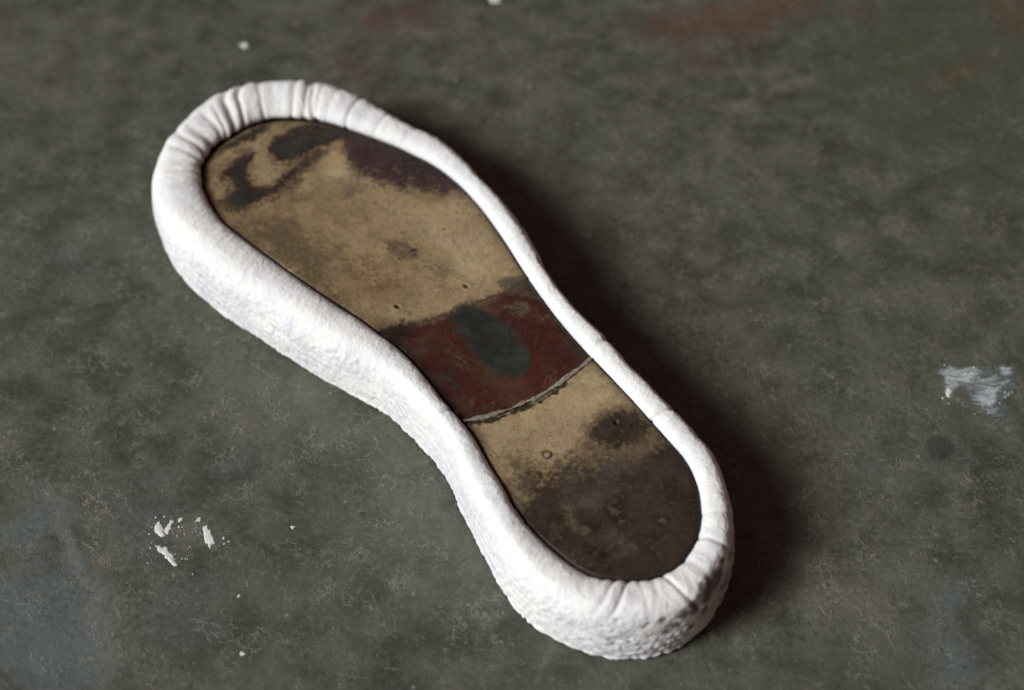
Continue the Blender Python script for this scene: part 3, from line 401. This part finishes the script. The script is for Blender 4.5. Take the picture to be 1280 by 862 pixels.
def mat_floor():
    t = NT('worn_floor')
    g1 = t.noise(10, 6, .75); g2 = t.noise(60, 5, .65); g3 = t.noise(420, 5, .75); g4 = t.noise(1300, 3, .7)
    col = t.mix(t.map(g1, .3, .7), (.029, .030, .0215), (.074, .074, .056))
    col = t.mix(t.map(g2, .35, .7), col, (.084, .083, .065))
    col = t.mix(t.map(g2, .5, .28, 0, .6), col, (.038, .038, .030))
    # rust, broad olive tint, blue paint residue, violet tint
    gr = t.noise(150, 5, .7)
    col = t.mix(edged(t, t.attr('olive'), g2, .4), col, (.052, .054, .032))
    col = t.mix(t.math('MULTIPLY', edged(t, t.attr('rust'), gr, 1.2), .85), col, (.078, .045, .031))
    col = t.mix(t.math('MULTIPLY', edged(t, t.attr('blue'), gr, 1.3), .75), col, (.082, .104, .102))
    col = t.mix(t.math('MULTIPLY', edged(t, t.attr('plum'), gr, .9), .75), col, (.074, .069, .076))
    # sandy grain, stronger in some patches than in others
    patch = t.map(t.noise(22, 4, .65), .40, .66, .25, 1.0)
    col = t.mix(t.math('MULTIPLY', t.map(g3, .52, .70, 0, .55), patch), col, (.150, .146, .118))
    col = t.mix(t.math('MULTIPLY', t.map(g3, .48, .33, 0, .8), patch), col, (.022, .022, .017))
    col = t.mix(t.math('MULTIPLY', t.map(g4, .56, .72, 0, .5), patch), col, (.20, .195, .160))
    # curly pale veins and scuffs
    near = t.map(t.attr('pale'), 0, .4, .62, 1.0)
    def veins(scale, width, wsc, wamt, msc, lo_, hi_):
        v = t.voro(scale, 'DISTANCE_TO_EDGE', t.warp(wsc, wamt))
        return t.math('MULTIPLY', t.map(v, width, 0.0), t.map(t.noise(msc, 4, .7), lo_, hi_))
    v1 = veins(150, .06, 170, .010, 52, .53, .64)
    v2 = veins(260, .09, 320, .006, 70, .50, .63)
    v3 = veins(60, .025, 90, .016, 30, .55, .66)
    allv = t.math('MULTIPLY', t.math('MAXIMUM', t.math('MAXIMUM', v1, v2), v3), near)
    col = t.mix(t.math('MULTIPLY', allv, .75), col, (.20, .195, .162))
    sc = t.noise(70, 4, .6, vec=t.scaled(None, (1, 8, 1), 1.05))
    col = t.mix(t.math('MULTIPLY', t.map(sc, .66, .80), .35), col, (.17, .17, .15))
    sc2 = t.noise(110, 3, .6, vec=t.scaled(None, (1, 14, 1), -.55))
    col = t.mix(t.math('MULTIPLY', t.map(sc2, .70, .80), .45), col, (.20, .20, .18))
    sc3 = t.noise(90, 3, .6, vec=t.scaled(None, (1, 16, 1), .35))
    col = t.mix(t.math('MULTIPLY', t.map(sc3, .69, .80), .5), col, (.024, .024, .020))
    col = t.mix(t.math('MULTIPLY', edged(t, t.attr('pale'), g3, 1.0), .42), col, (.150, .146, .122))
    col = t.mix(t.map(t.voro(60), .055, .03, 0, .6), col, (.21, .21, .19))
    col = t.mix(t.math('MULTIPLY', edged(t, t.attr('dark'), g3, .5), .7), col, (.026, .025, .021))
    st = t.noise(240, 4, .65, vec=t.scaled(t.warp(60, .01), (1, 4, 1), -.9))
    col = t.mix(t.math('MULTIPLY', t.map(t.math('ADD', t.attr('white'), t.math('MULTIPLY', t.math('SUBTRACT', st, .5), 2.4)), .20, 1.25), .85), col, (.42, .46, .50))
    h = t.math('ADD', t.math('MULTIPLY', g3, .5), t.math('MULTIPLY', g2, 1.0))
    h = t.math('ADD', h, t.math('MULTIPLY', allv, .25))
    nrm = t.bump(h, .0009, .8)
    return t.done(col, t.map(g2, .3, .7, .52, .72), nrm, .35)

def mat_cloth():
    t = NT('white_cotton')
    g = t.noise(45, 4, .6); f = t.noise(420, 4, .7)
    col = t.mix(t.map(g, .35, .7), (.74, .73, .71), (.65, .64, .665))
    col = t.mix(t.map(t.noise(18, 3), .5, .72, 0, .5), col, (.67, .68, .71))
    lav = t.math('MULTIPLY', t.attr('side'), t.map(t.noise(38, 3, .6, vec=t.warp(40, .02)), .48, .68))
    col = t.mix(t.math('MULTIPLY', lav, .6), col, (.60, .58, .66))
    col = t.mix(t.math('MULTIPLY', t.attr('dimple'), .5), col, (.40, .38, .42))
    spots = t.map(t.noise(260, 3, .6), .68, .8, 0, .45)
    col = t.mix(spots, col, (.55, .53, .54))
    col = t.mix(t.math('MULTIPLY', t.attr('crease_shade'), .30), col, (.34, .31, .28))  # shade in the folds, painted as a darker tint
    col = t.mix(t.math('MULTIPLY', t.attr('inner_shade_dirt'), t.map(g, .3, .7, .3, .9)), col, (.33, .29, .25))
    d = edged(t, t.attr('dirt_shade'), t.noise(300, 4, .7), .9)
    col = t.mix(t.math('MULTIPLY', d, .85), col, (.070, .044, .028))
    terry = t.voro(520, 'SMOOTH_F1', t.warp(300, .002))
    tm = t.math('MULTIPLY', t.attr('side'), t.map(t.noise(35, 3, .6), .35, .6, .3, 1.0))
    col = t.mix(t.math('MULTIPLY', t.math('MULTIPLY', t.map(terry, .35, .75), tm), .35), col, (.42, .40, .46))
    h = t.math('ADD', t.math('MULTIPLY', f, .9), t.math('MULTIPLY', t.math('MULTIPLY', terry, -1.5), tm))
    cv_ = t.n.new('ShaderNodeCombineXYZ'); t.link(t.attr('su'), cv_.inputs[0]); t.put(cv_.inputs[1], t.math('MULTIPLY', t.attr('sv'), .016))
    wr = t.noise(520, 3, .6, .8, vec=cv_.outputs[0]); wr2 = t.noise(190, 3, .6, 1.2, vec=cv_.outputs[0])
    ridge = t.math('ABSOLUTE', t.math('SUBTRACT', wr2, .5))
    wm = t.map(t.attr('sv'), .62, .30)
    wk = t.math('MULTIPLY', t.math('ADD', t.math('MULTIPLY', wr, .8), t.map(ridge, .0, .06, 0, .9)), wm)
    nrm = t.bump(wk, .0006, .26)
    nrm = t.bump(h, .0007, .6, prev=nrm)
    m = t.done(col, .9, nrm, .15)
    t.b.inputs['Sheen Weight'].default_value = .15
    return m

def mat_pad(name, base, base2, gloss):
    t = NT(name)
    g1 = t.noise(28, 5, .6); g2 = t.noise(130, 5, .65); g3 = t.noise(520, 4, .7)
    col = t.mix(t.map(g1, .3, .7), base, base2)
    col = t.mix(t.map(g2, .5, .75, 0, .45), col, tuple(c*.62 for c in base))
    col = t.mix(t.map(g2, .48, .28, 0, .35), col, tuple(min(1, c*1.25) for c in base2))
    col = t.mix(t.map(g3, .52, .76, 0, .5), col, tuple(c*.55 for c in base))
    col = t.mix(t.map(t.noise(14, 4, .7, .6), .45, .68, 0, .55), col, (.095, .062, .032))
    col = t.mix(t.map(t.noise(48, 4, .75, 1.0), .52, .72, 0, .5), col, (.16, .092, .050))
    fib = t.noise(300, 4, .75, .4, vec=t.scaled(None, (1, 2.2, 1), .86))
    col = t.mix(t.map(fib, .54, .70, 0, .5), col, tuple(c*.35 for c in base))
    col = t.mix(t.map(fib, .47, .34, 0, .25), col, tuple(min(1, c*1.3) for c in base2))
    gb = t.math('ADD', t.math('MULTIPLY', g2, .45), t.math('MULTIPLY', g3, .55))
    gb = t.map(gb, .3, .7)
    def lay(ch, c, c2, k=.5, amt=1.0):
        nonlocal col
        cc = t.mix(t.map(g2, .3, .7), c, c2)
        col = t.mix(t.math('MULTIPLY', edged(t, t.attr(ch), gb, k), amt), col, cc)
    lay('light', (.30, .225, .125), (.38, .295, .175), .8, .8)
    lay('brown', (.070, .048, .029), (.11, .075, .045), .8, .9)
    lay('rust', (.15, .080, .043), (.10, .040, .026), .8, .85)
    lay('plum', (.022, .015, .017), (.045, .022, .021), .7)
    lay('dark', (.013, .009, .0078), (.040, .025, .018), .9)
    lay('slate', (.014, .017, .015), (.030, .031, .026), 1.0)
    lay('grey', (.050, .041, .030), (.080, .066, .048), .9, .8)
    lay('tan', (.17, .135, .085), (.12, .095, .055), .8, .8)
    col = t.mix(t.map(t.noise(75, 5, .75, .8), .54, .74, 0, .35), col, (.085, .060, .045))
    col = t.mix(t.map(t.noise(95, 5, .8, .5), .55, .75, 0, .3), col, (.020, .012, .011))
    fd = t.noise(380, 4, .75)
    col = t.mix(t.map(fd, .54, .72, 0, .45), col, (.016, .010, .008))
    # scuffs
    sp = t.map(t.voro(170, 'F1'), .16, .07)
    sp = t.math('MULTIPLY', sp, t.map(t.noise(60, 2), .52, .62))
    col = t.mix(t.math('MULTIPLY', sp, .7), col, (.028, .018, .014))
    col = t.mix(t.math('MULTIPLY', t.map(g3, .64, .8), .12), col, (.20, .16, .12))
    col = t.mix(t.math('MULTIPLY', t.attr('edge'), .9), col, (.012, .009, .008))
    col = t.mix(t.attr('pit'), col, (.010, .007, .006))
    rough = t.map(g2, .35, .7, gloss-.14, gloss+.16)
    h = t.math('ADD', t.math('MULTIPLY', g2, .8), t.math('MULTIPLY', g3, .4))
    return t.done(col, rough, t.bump(h, .0007, .6), .22)

def mat_simple(name, a, b, scale, rough, bump=.0003):
    t = NT(name); g = t.noise(scale, 5, .65)
    return t.done(t.mix(t.map(g, .3, .7), a, b), rough, t.bump(g, bump, .6), .35)

M_FLOOR, M_CLOTH = mat_floor(), mat_cloth()
M_FORE = mat_pad('tan_leather', (.185, .128, .064), (.285, .212, .118), .55)
M_ARCH = mat_pad('red_brown_leather', (.036, .0095, .008), (.060, .016, .012), .42)
M_HEEL = mat_pad('heel_leather', (.22, .155, .080), (.32, .24, .138), .55)
M_EDGE = mat_simple('frayed_edge', (.27, .235, .18), (.12, .10, .075), 600, .8)
M_NAIL = mat_simple('old_nail', (.06, .045, .032), (.12, .09, .06), 900, .5)
M_PAINT = mat_simple('white_paint', (.66, .66, .63), (.50, .50, .48), 500, .7)

# ------------------------------------------------------------------ floor: one sheet, finely divided where the marks are
def axis(lo_, hi_, step, far):
    a = list(np.arange(lo_, hi_, step)); k = step
    while a[-1] < far: k *= 1.6; a.append(a[-1]+k)
    k = step
    while a[0] > -far: k *= 1.6; a.insert(0, a[0]-k)
    return np.array(a)
fx = axis(-270, 270, 1.5, 2500); fy = axis(-190, 290, 1.5, 2500)
X, Y = np.meshgrid(fx, fy, indexing='ij')
px, py = X.ravel(), Y.ravel()
FCH = ['rust', 'olive', 'blue', 'plum', 'pale', 'white', 'dark']
fm = masks(px, py, MARKS, FCH, 1.6)
fv = np.c_[px, py, np.zeros_like(px)]/1000
floor = mesh_obj('floor', fv, grid_faces(len(fx), len(fy)), M_FLOOR, None, fm)
floor['kind'] = 'structure'

# ------------------------------------------------------------------ the sole
root = bpy.data.objects.new('shoe_sole', None); COL.objects.link(root)
root.location = (ORIGIN[0]/1000, ORIGIN[1]/1000, 0); root.empty_display_size = .03
root['label'] = 'worn leather shoe sole bound in gathered white cloth lying on a stained grey floor'
root['category'] = 'shoe sole'
def loc(v):                                   # mm on the plan -> metres in the sole's frame
    v = np.asarray(v, float).copy(); v[:, 0] -= ORIGIN[0]; v[:, 1] -= ORIGIN[1]; return v/1000

NS = 1500
inn = csmooth(resample(INNER, NS), 6)
tang = np.roll(inn, -1, 0)-np.roll(inn, 1, 0); tang /= np.linalg.norm(tang, axis=1)[:, None]
nor = csmooth(np.c_[tang[:, 1], -tang[:, 0]], 14); nor /= np.linalg.norm(nor, axis=1)[:, None]
outp = resample(OUTER, 4000)
# width of the rim: distance along the outward normal to the outer outline
wd = np.zeros(NS)
for i in range(NS):
    d = outp-inn[i]; along = d@nor[i]; across = np.abs(d[:, 0]*nor[i, 1]-d[:, 1]*nor[i, 0])
    k = (along > 0) & (along < 45); j = np.where(k)[0][np.argsort(across[k])[:2]]; wd[i] = along[j].min()
wd = csmooth(wd, 9)
arc = np.r_[0, np.cumsum(np.linalg.norm(np.diff(np.vstack([inn, inn[:1]]), axis=0), axis=1))]
arclen, arc = arc[-1], arc[:-1]
# cross section, v = 0 (tucked under, inside) .. 1 (bottom, outside)
def section(w, n=84):
    pts = []
    zc, rise = 25.6, CREST_Z-25.6
    k = .46*w
    for a in np.linspace(math.radians(-62), math.radians(90), 26):           # inside of the roll
        pts.append((k*(1-max(math.cos(a), 0)**.9), zc+rise*(math.sin(a) if a > 0 else 1.0*math.sin(a))))
    R = w-k; hz = 13.5
    for a in np.linspace(math.radians(90), 0, 30)[1:]:
        pts.append((k+R*math.cos(a)**.82, CREST_Z-hz+hz*math.sin(a)**.92))
    zt = pts[-1][1]
    for u in np.linspace(0, 1, 24)[1:]:
        z = zt+(1.6-zt)*u; pts.append((w+.55*math.sin(u*math.pi)-.25*u, z))
    pts += [(w-.9, .5), (w-2.2, .12), (w-6, .12)]
    return np.array(pts)
sec = np.stack([section(w) for w in wd])           # NS x NV x 2
NV = sec.shape[1]
V = np.linspace(0, 1, NV)
S2 = np.broadcast_to(arc[:, None], (NS, NV)); VV = np.broadcast_to(V[None], (NS, NV))
px = inn[:, None, 0]+nor[:, None, 0]*sec[..., 0]; py = inn[:, None, 1]+nor[:, None, 1]*sec[..., 0]; pz = sec[..., 1]
# surface normals
du = np.stack([np.roll(a, -1, 0)-np.roll(a, 1, 0) for a in (px, py, pz)], -1)
dv = np.stack([np.gradient(a, axis=1) for a in (px, py, pz)], -1)
nn = np.cross(dv, du); nn /= np.linalg.norm(nn, axis=-1)[..., None]+1e-9
sgn = np.sign((nn[:, 26:60, 0]*nor[:, None, 0]+nn[:, 26:60, 1]*nor[:, None, 1]).mean()); nn *= sgn
disp = np.zeros((NS, NV)); crease_shade = np.zeros((NS, NV))
crest_xy = inn+nor*(.46*wd)[:, None]
for (cx, cy, wid, dep, v0, v1, slant) in CREASES:
    i = np.argmin(np.hypot(crest_xy[:, 0]-cx, crest_xy[:, 1]-cy)); vc = .30
    dd = (S2-arc[i]+arclen/2) % arclen-arclen/2+slant*(VV-vc)/.3
    dd = dd+noise(S2/4, VV*9, cx)*.5*wid
    win = sstep(v0-.06, v0+.05, VV)*sstep(v1+.12, v1-.06, VV)
    g = np.exp(-np.abs(dd/(.75*wid))**1.5)
    disp += win*dep*.72*(-.9*g+.2*np.exp(-((dd-2.2*wid)/(1.6*wid))**2)+.12*np.exp(-((dd+2.2*wid)/(1.6*wid))**2))
    if wid < 2.2: crease_shade += win*np.exp(-(dd/(.55*wid))**2)*min(1, dep)
fore = crest_xy[:, 1].max()-crest_xy[:, 1]
ca, sa = np.cos(S2/arclen*2*np.pi), np.sin(S2/arclen*2*np.pi)
R0 = arclen/2/np.pi
nx, ny, nz = ca*R0, sa*R0, VV*55
top = sstep(.12, .3, VV)*sstep(.95, .8, VV)
disp += noise(nx/16, ny/16, nz/16)*.8*top
disp += noise(nx/4.5, ny/4.5, nz/9+3, 2)*.26*top
disp += noise(nx/2.4, ny/2.4, nz/2.4+15, 2)*.26*sstep(.42, .6, VV)*np.clip(.5+noise(nx/12, ny/12, nz/12+1), .1, 1)
disp += noise(nx/1.3, ny/1.3, nz/1.5+5, 2)*.13*sstep(.1, .3, VV)
gath = .08+.2*sstep(70, 20, np.abs(fore))[:, None]*(.4+1.2*np.clip(noise(nx/20, ny/20, 4.4)+.4, 0, 1))
disp += noise(nx/2.2, ny/2.2, nz/14+8, 2)*.22*gath*sstep(.0, .12, VV)*sstep(.55, .3, VV)   # small gathers across the roll
# lower wall: looped, stitched edge
low = sstep(.54, .68, VV)*sstep(1.0, .95, VV)
cell = np.abs(np.sin(S2/arclen*np.pi*135+noise(nx/9, ny/9, 3.1)*5+noise(nx/3, ny/3, 8.1)*1.6+np.floor((pz+noise(nx/6, ny/6, 1)*1.0)/4.0)*1.57))
row = np.abs(np.sin(np.pi*(pz+noise(nx/6, ny/6, 1)*1.0)/4.0))
fore = crest_xy[:, 1].max()-crest_xy[:, 1]; heelness = sstep(150, 215, np.abs(fore))[:, None]
loop = (cell**.6*row**.6-.6)
blot = np.clip(.55+.9*noise(nx/11, ny/11, nz/9+4), 0, 1.2)
disp += low*loop*(.26+.42*heelness)*blot
lip = np.exp(-((pz-1.8)/1.6)**2)*sstep(.8, .9, VV); disp += lip*(.35+.30*cell*blot+.5*noise(nx/5, ny/5, 2.2))
vx, vy, vz = px+nn[..., 0]*disp, py+nn[..., 1]*disp, np.maximum(pz+nn[..., 2]*disp, .05)
# dirt with painted shade: heel's right wall, in the loops
ex = crest_xy[:, 0]; hx = ex[:, None]*np.ones((1, NV))
dirt_shade = np.zeros((NS, NV)); pitd = np.zeros((NS, NV))
wob = noise(nx/1.6, ny/1.6, nz/1.6, 2)*1.2
for (sx, sy, sz, sr, sa_) in SPOTS:
    dist = np.sqrt((vx-sx)**2+(vy-sy)**2+(vz-sz)**2)
    j = np.unravel_index(np.argmin(dist), dist.shape); dist = np.sqrt((vx-vx[j])**2+(vy-vy[j])**2+(vz-vz[j])**2)+wob*min(1, sr/2)
    g = sstep(sr*1.15, sr*.35, dist); dirt_shade = np.maximum(dirt_shade, sa_*g); pitd += g*(.35 if sr < 2.5 else .1)
vx, vy, vz = vx-nn[..., 0]*pitd, vy-nn[..., 1]*pitd, np.maximum(vz-nn[..., 2]*pitd, .05)
dirt_shade = np.maximum(dirt_shade, sstep(.42, .6, VV)*sstep(58, 72, px)*sstep(-70, -95, py)*np.clip(.35+.5*noise(nx/5, ny/5, nz/5+2)-.5*loop, 0, .8))
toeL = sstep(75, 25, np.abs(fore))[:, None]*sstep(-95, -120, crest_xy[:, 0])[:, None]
inner_shade_dirt = sstep(.22, .04, VV)*.4+sstep(.34, .06, VV+.1*noise(nx/6, ny/6, nz/6+9))*toeL*.8  # pleat shade and dirt painted on the inner roll, stronger at toe left
side = sstep(.4, .55, VV)
attrs = dict(crease_shade=np.clip(crease_shade, 0, 1).ravel(), dirt_shade=np.clip(dirt_shade, 0, 1).ravel(), inner_shade_dirt=inner_shade_dirt.ravel(), side=side.ravel(), dimple=(low*np.clip(-loop*1.6, 0, 1)*np.clip(blot, 0, 1)).ravel(), su=(S2/1000).ravel(), sv=VV.ravel())
cv = loc(np.stack([vx, vy, vz], -1).reshape(-1, 3))
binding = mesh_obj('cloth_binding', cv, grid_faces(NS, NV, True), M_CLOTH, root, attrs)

# ------------------------------------------------------------------ leather pads inside the rim
ctr = inn.mean(0); u_, s_, vt = np.linalg.svd(inn-ctr, full_matrices=False)
ax = vt[0]; ax = ax if ax[1] < 0 else -ax          # towards the heel
lat = np.array([-ax[1], ax[0]])
def ab(p): p = np.asarray(p, float)-ctr; return p@ax, p@lat
A, B = ab(inn)
sfa, sfb = ab(SEAM_FRONT); sha, shb = ab(SEAM_HEEL)
def curve(a, b):
    o = np.argsort(b); return lambda x: np.interp(x, b[o], a[o])
f_front, f_heel = curve(sfa, sfb), curve(sha, shb)
inn_s = resample(INNER, 260)
PCH = ['dark', 'plum', 'brown', 'rust', 'grey', 'slate', 'tan', 'light']
def pad_height(a, b, d):
    toe = sstep(A.min()+75, A.min(), a)
    return PAD_Z-2.6*toe-1.0*sstep(0, -26, d)+.3*noise(a/18, b/18, 2)-1.6*sstep(-1.3, .2, d)
def pad(name, fa, fb, z0, mat, na, front_lip=False, back_lip=False, ragged=0.0):
    bs = np.arange(B.min()-4, B.max()+4.01, .6); ts = np.linspace(0, 1, na)
    ra = fa(bs)+ragged*noise(bs/3, bs*0, 3)*1.0; rb = fb(bs)
    a = ra[:, None]+(rb-ra)[:, None]*ts[None]; b = np.broadcast_to(bs[:, None], a.shape)
    p = ctr+a[..., None]*ax+b[..., None]*lat; fxx, fyy = p[..., 0].ravel(), p[..., 1].ravel()
    d = sdf(fxx, fyy, inn_s).reshape(a.shape)
    z = pad_height(a, b, d)+z0
    pit = np.zeros(a.shape)
    for (hx_, hy_), r in [(h, 1.15) for h in HOLES]+[(h, .6) for h in PINS]:
        rr = np.hypot(p[..., 0]-hx_, p[..., 1]-hy_)
        z -= 1.4*sstep(r, r*.3, rr); z += .25*np.exp(-((rr-r*1.3)/.5)**2); pit = np.maximum(pit, sstep(r, r*.4, rr)*(1 if r > 1 else .8))
    for k, lip in ((0, front_lip), (-1, back_lip)):      # rounded, then dropping edge
        if lip: z[:, k] -= 1.3; z[:, 1 if k == 0 else -2] -= .15
    mk = masks(fxx, fyy, STAINS_SHADING, PCH, 1.0)
    toe_e = sstep(A.min()+70, A.min()+10, a)
    mk['edge'] = np.clip(sstep(-1.1-1.0*toe_e, -.3, d+.35*noise(a/2, b/2, 5))+.45*sstep(-5, 0, d+1.2*noise(a/4, b/4, 8)), 0, 1).ravel()  # stained edge and gap shade painted dark next to the rim
    gq = np.full(a.size, 1e9)
    for (x0, y0), (x1, y1) in zip(STRIP_LINE[:-1], STRIP_LINE[1:]):
        t_ = np.clip(((fxx-x0)*(x1-x0)+(fyy-y0)*(y1-y0))/((x1-x0)**2+(y1-y0)**2), 0, 1); gq = np.minimum(gq, np.hypot(fxx-x0-t_*(x1-x0), fyy-y0-t_*(y1-y0)))
    mk['dark'] = np.maximum(mk['dark'], .95*sstep(1.5, .2, gq+1.1*noise(fxx/1.5, fyy/1.5, 3, 2)))
    seam = np.minimum(np.abs(a-f_front(b)), 9).ravel()
    mk['brown'] = np.maximum(mk['brown'], .8*sstep(3.2, .2, seam+2.0*noise(fxx/5, fyy/5, 2)))
    if name == 'forefoot_pad': mk['dark'] = np.maximum(mk['dark'], .75*sstep(1.2, .1, seam+.8*noise(fxx/3, fyy/3, 5))); mk['pit'] = pit.ravel()
    F = grid_faces(a.shape[0], a.shape[1])
    keep = (d.ravel()[F] < 4.0).all(1); F = F[keep]
    used = np.unique(F); idx = -np.ones(d.size, int); idx[used] = np.arange(len(used))
    v = loc(np.stack([fxx, fyy, z.ravel()], -1))[used]
    return mesh_obj(name, v, idx[F], mat, root, {k: q[used] for k, q in mk.items()})
amin, amax = A.min()-4, A.max()+4
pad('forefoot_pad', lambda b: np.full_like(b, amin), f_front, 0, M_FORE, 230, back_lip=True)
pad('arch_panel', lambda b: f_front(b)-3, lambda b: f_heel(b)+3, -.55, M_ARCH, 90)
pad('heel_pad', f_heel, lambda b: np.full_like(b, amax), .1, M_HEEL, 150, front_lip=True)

# pale frayed strip along the front edge of the heel pad
def tube(name, pts, rad, mat, parent, seg=10, flat=.24):
    pts = np.array(pts); t = np.gradient(pts, axis=0); t /= np.linalg.norm(t, axis=1)[:, None]
    s = np.cross(t, (0, 0, 1)); s /= np.linalg.norm(s, axis=1)[:, None]; n = np.cross(s, t)
    th = np.linspace(0, 2*np.pi, seg, endpoint=False)
    v = pts[:, None]+s[:, None]*np.cos(th)[None, :, None]*rad[:, None, None]+n[:, None]*np.sin(th)[None, :, None]*rad[:, None, None]*flat
    F = [(i*seg+j, i*seg+(j+1) % seg, (i+1)*seg+(j+1) % seg, (i+1)*seg+j) for i in range(len(pts)-1) for j in range(seg)]
    F += [tuple(range(seg))[::-1], tuple((len(pts)-1)*seg+j for j in range(seg))]
    return mesh_obj(name, loc(v.reshape(-1, 3)), F, mat, parent)
bb = np.linspace(B.min(), B.max(), 400); aa = f_heel(bb)
q = ctr+(aa-.6)[:, None]*ax+bb[:, None]*lat; dq = sdf(q[:, 0], q[:, 1], inn_s); ok = dq < -.6
q, bb2, dq = q[ok], bb[ok], dq[ok]
q = q+ax*(.35*noise(bb2/2.5, bb2*0, 6))[:, None]
zz = pad_height(aa[ok], bb2, dq)+.05
tube('edge_strip', np.c_[q, zz], np.clip(.90+.35*noise(bb2/1.6, bb2*0, 9)+.25*noise(bb2/7, bb2*0, 4), .25, 2)*np.clip(.55+.7*noise(bb2/5, bb2*0, 14, 2)+.35, .3, 1), M_EDGE, root)

# nail head let into the heel pad
def ring(name, c, z, r, mat, parent):
    th = np.linspace(0, 2*np.pi, 20, endpoint=False); prof = [(0, -.25), (r*.42, -.2), (r*.62, .12), (r*.85, .32), (r, .1), (r*1.02, -.6)]
    v = [(c[0], c[1], z-.25)]; F = []
    for k, (rr, h) in enumerate(prof[1:]):
        v += [(c[0]+rr*math.cos(a)*(1+.07*math.sin(3*a)), c[1]+rr*math.sin(a), z+h) for a in th]
    for j in range(20): F.append((0, 1+j, 1+(j+1) % 20))
    for k in range(4):
        for j in range(20): F.append((1+k*20+j, 1+(k+1)*20+j, 1+(k+1)*20+(j+1) % 20, 1+k*20+(j+1) % 20))
    return mesh_obj(name, loc(v), F, mat, parent)
na_, nb_ = ab([NAILHEAD[0]]); nd = sdf(np.array([NAILHEAD[0][0]]), np.array([NAILHEAD[0][1]]), inn_s)
ring('nail_head', NAILHEAD[0], float(pad_height(na_, nb_, nd)[0])+.15, 1.9, M_NAIL, root)

# underside board, closing the sole from below
ib = resample(INNER, 300)-0; tb = np.roll(ib, -1, 0)-np.roll(ib, 1, 0); tb /= np.linalg.norm(tb, axis=1)[:, None]
ob = csmooth(ib+np.c_[tb[:, 1], -tb[:, 0]]*4.5, 2)
v = np.vstack([np.c_[ob, np.full(300, .3)], np.c_[ob, np.full(300, 18.)]]); F = [tuple(range(300))[::-1], tuple(range(300, 600))]
F += [(i, (i+1) % 300, 300+(i+1) % 300, 300+i) for i in range(300)]
mesh_obj('sole_board', loc(v), F, M_NAIL, root, smooth=False)

# ------------------------------------------------------------------ chips of white paint stuck to the floor
for k, poly in enumerate(CHIPS):
    q = resample(poly, 36); q = q+np.c_[noise(q[:, 0], q[:, 1], k*3.1, 2), noise(q[:, 0], q[:, 1], k*5.3+9, 2)]*.9
    c = q.mean(0); v = [(*c, .17)]; F = []
    for sc_, h in ((.6, .16), (.93, .13), (1.0, .01)):
        v += [(*(c+(p-c)*sc_), h) for p in q]
    for j in range(36): F.append((0, 1+j, 1+(j+1) % 36))
    for r_ in range(2):
        for j in range(36): F.append((1+r_*36+j, 1+(r_+1)*36+j, 1+(r_+1)*36+(j+1) % 36, 1+r_*36+(j+1) % 36))
    mesh_obj('paint_chip', np.array(v)/1000, F, M_PAINT, floor)

bv, bf = [], []
for k, poly in enumerate(CRUMBS):
    q = np.array(poly); c = q.mean(0); n0 = len(bv); m_ = len(q)
    bv += [(*c, .13)]+[(*(c+(p-c)*.8), .11) for p in q]+[(*p, .01) for p in q]
    for j in range(m_):
        bf += [(n0, n0+1+j, n0+1+(j+1) % m_), (n0+1+j, n0+1+m_+j, n0+1+m_+(j+1) % m_, n0+1+(j+1) % m_)]
cr_ = mesh_obj('paint_crumbs', np.array(bv)/1000, bf, M_PAINT, floor); cr_['kind'] = 'stuff'
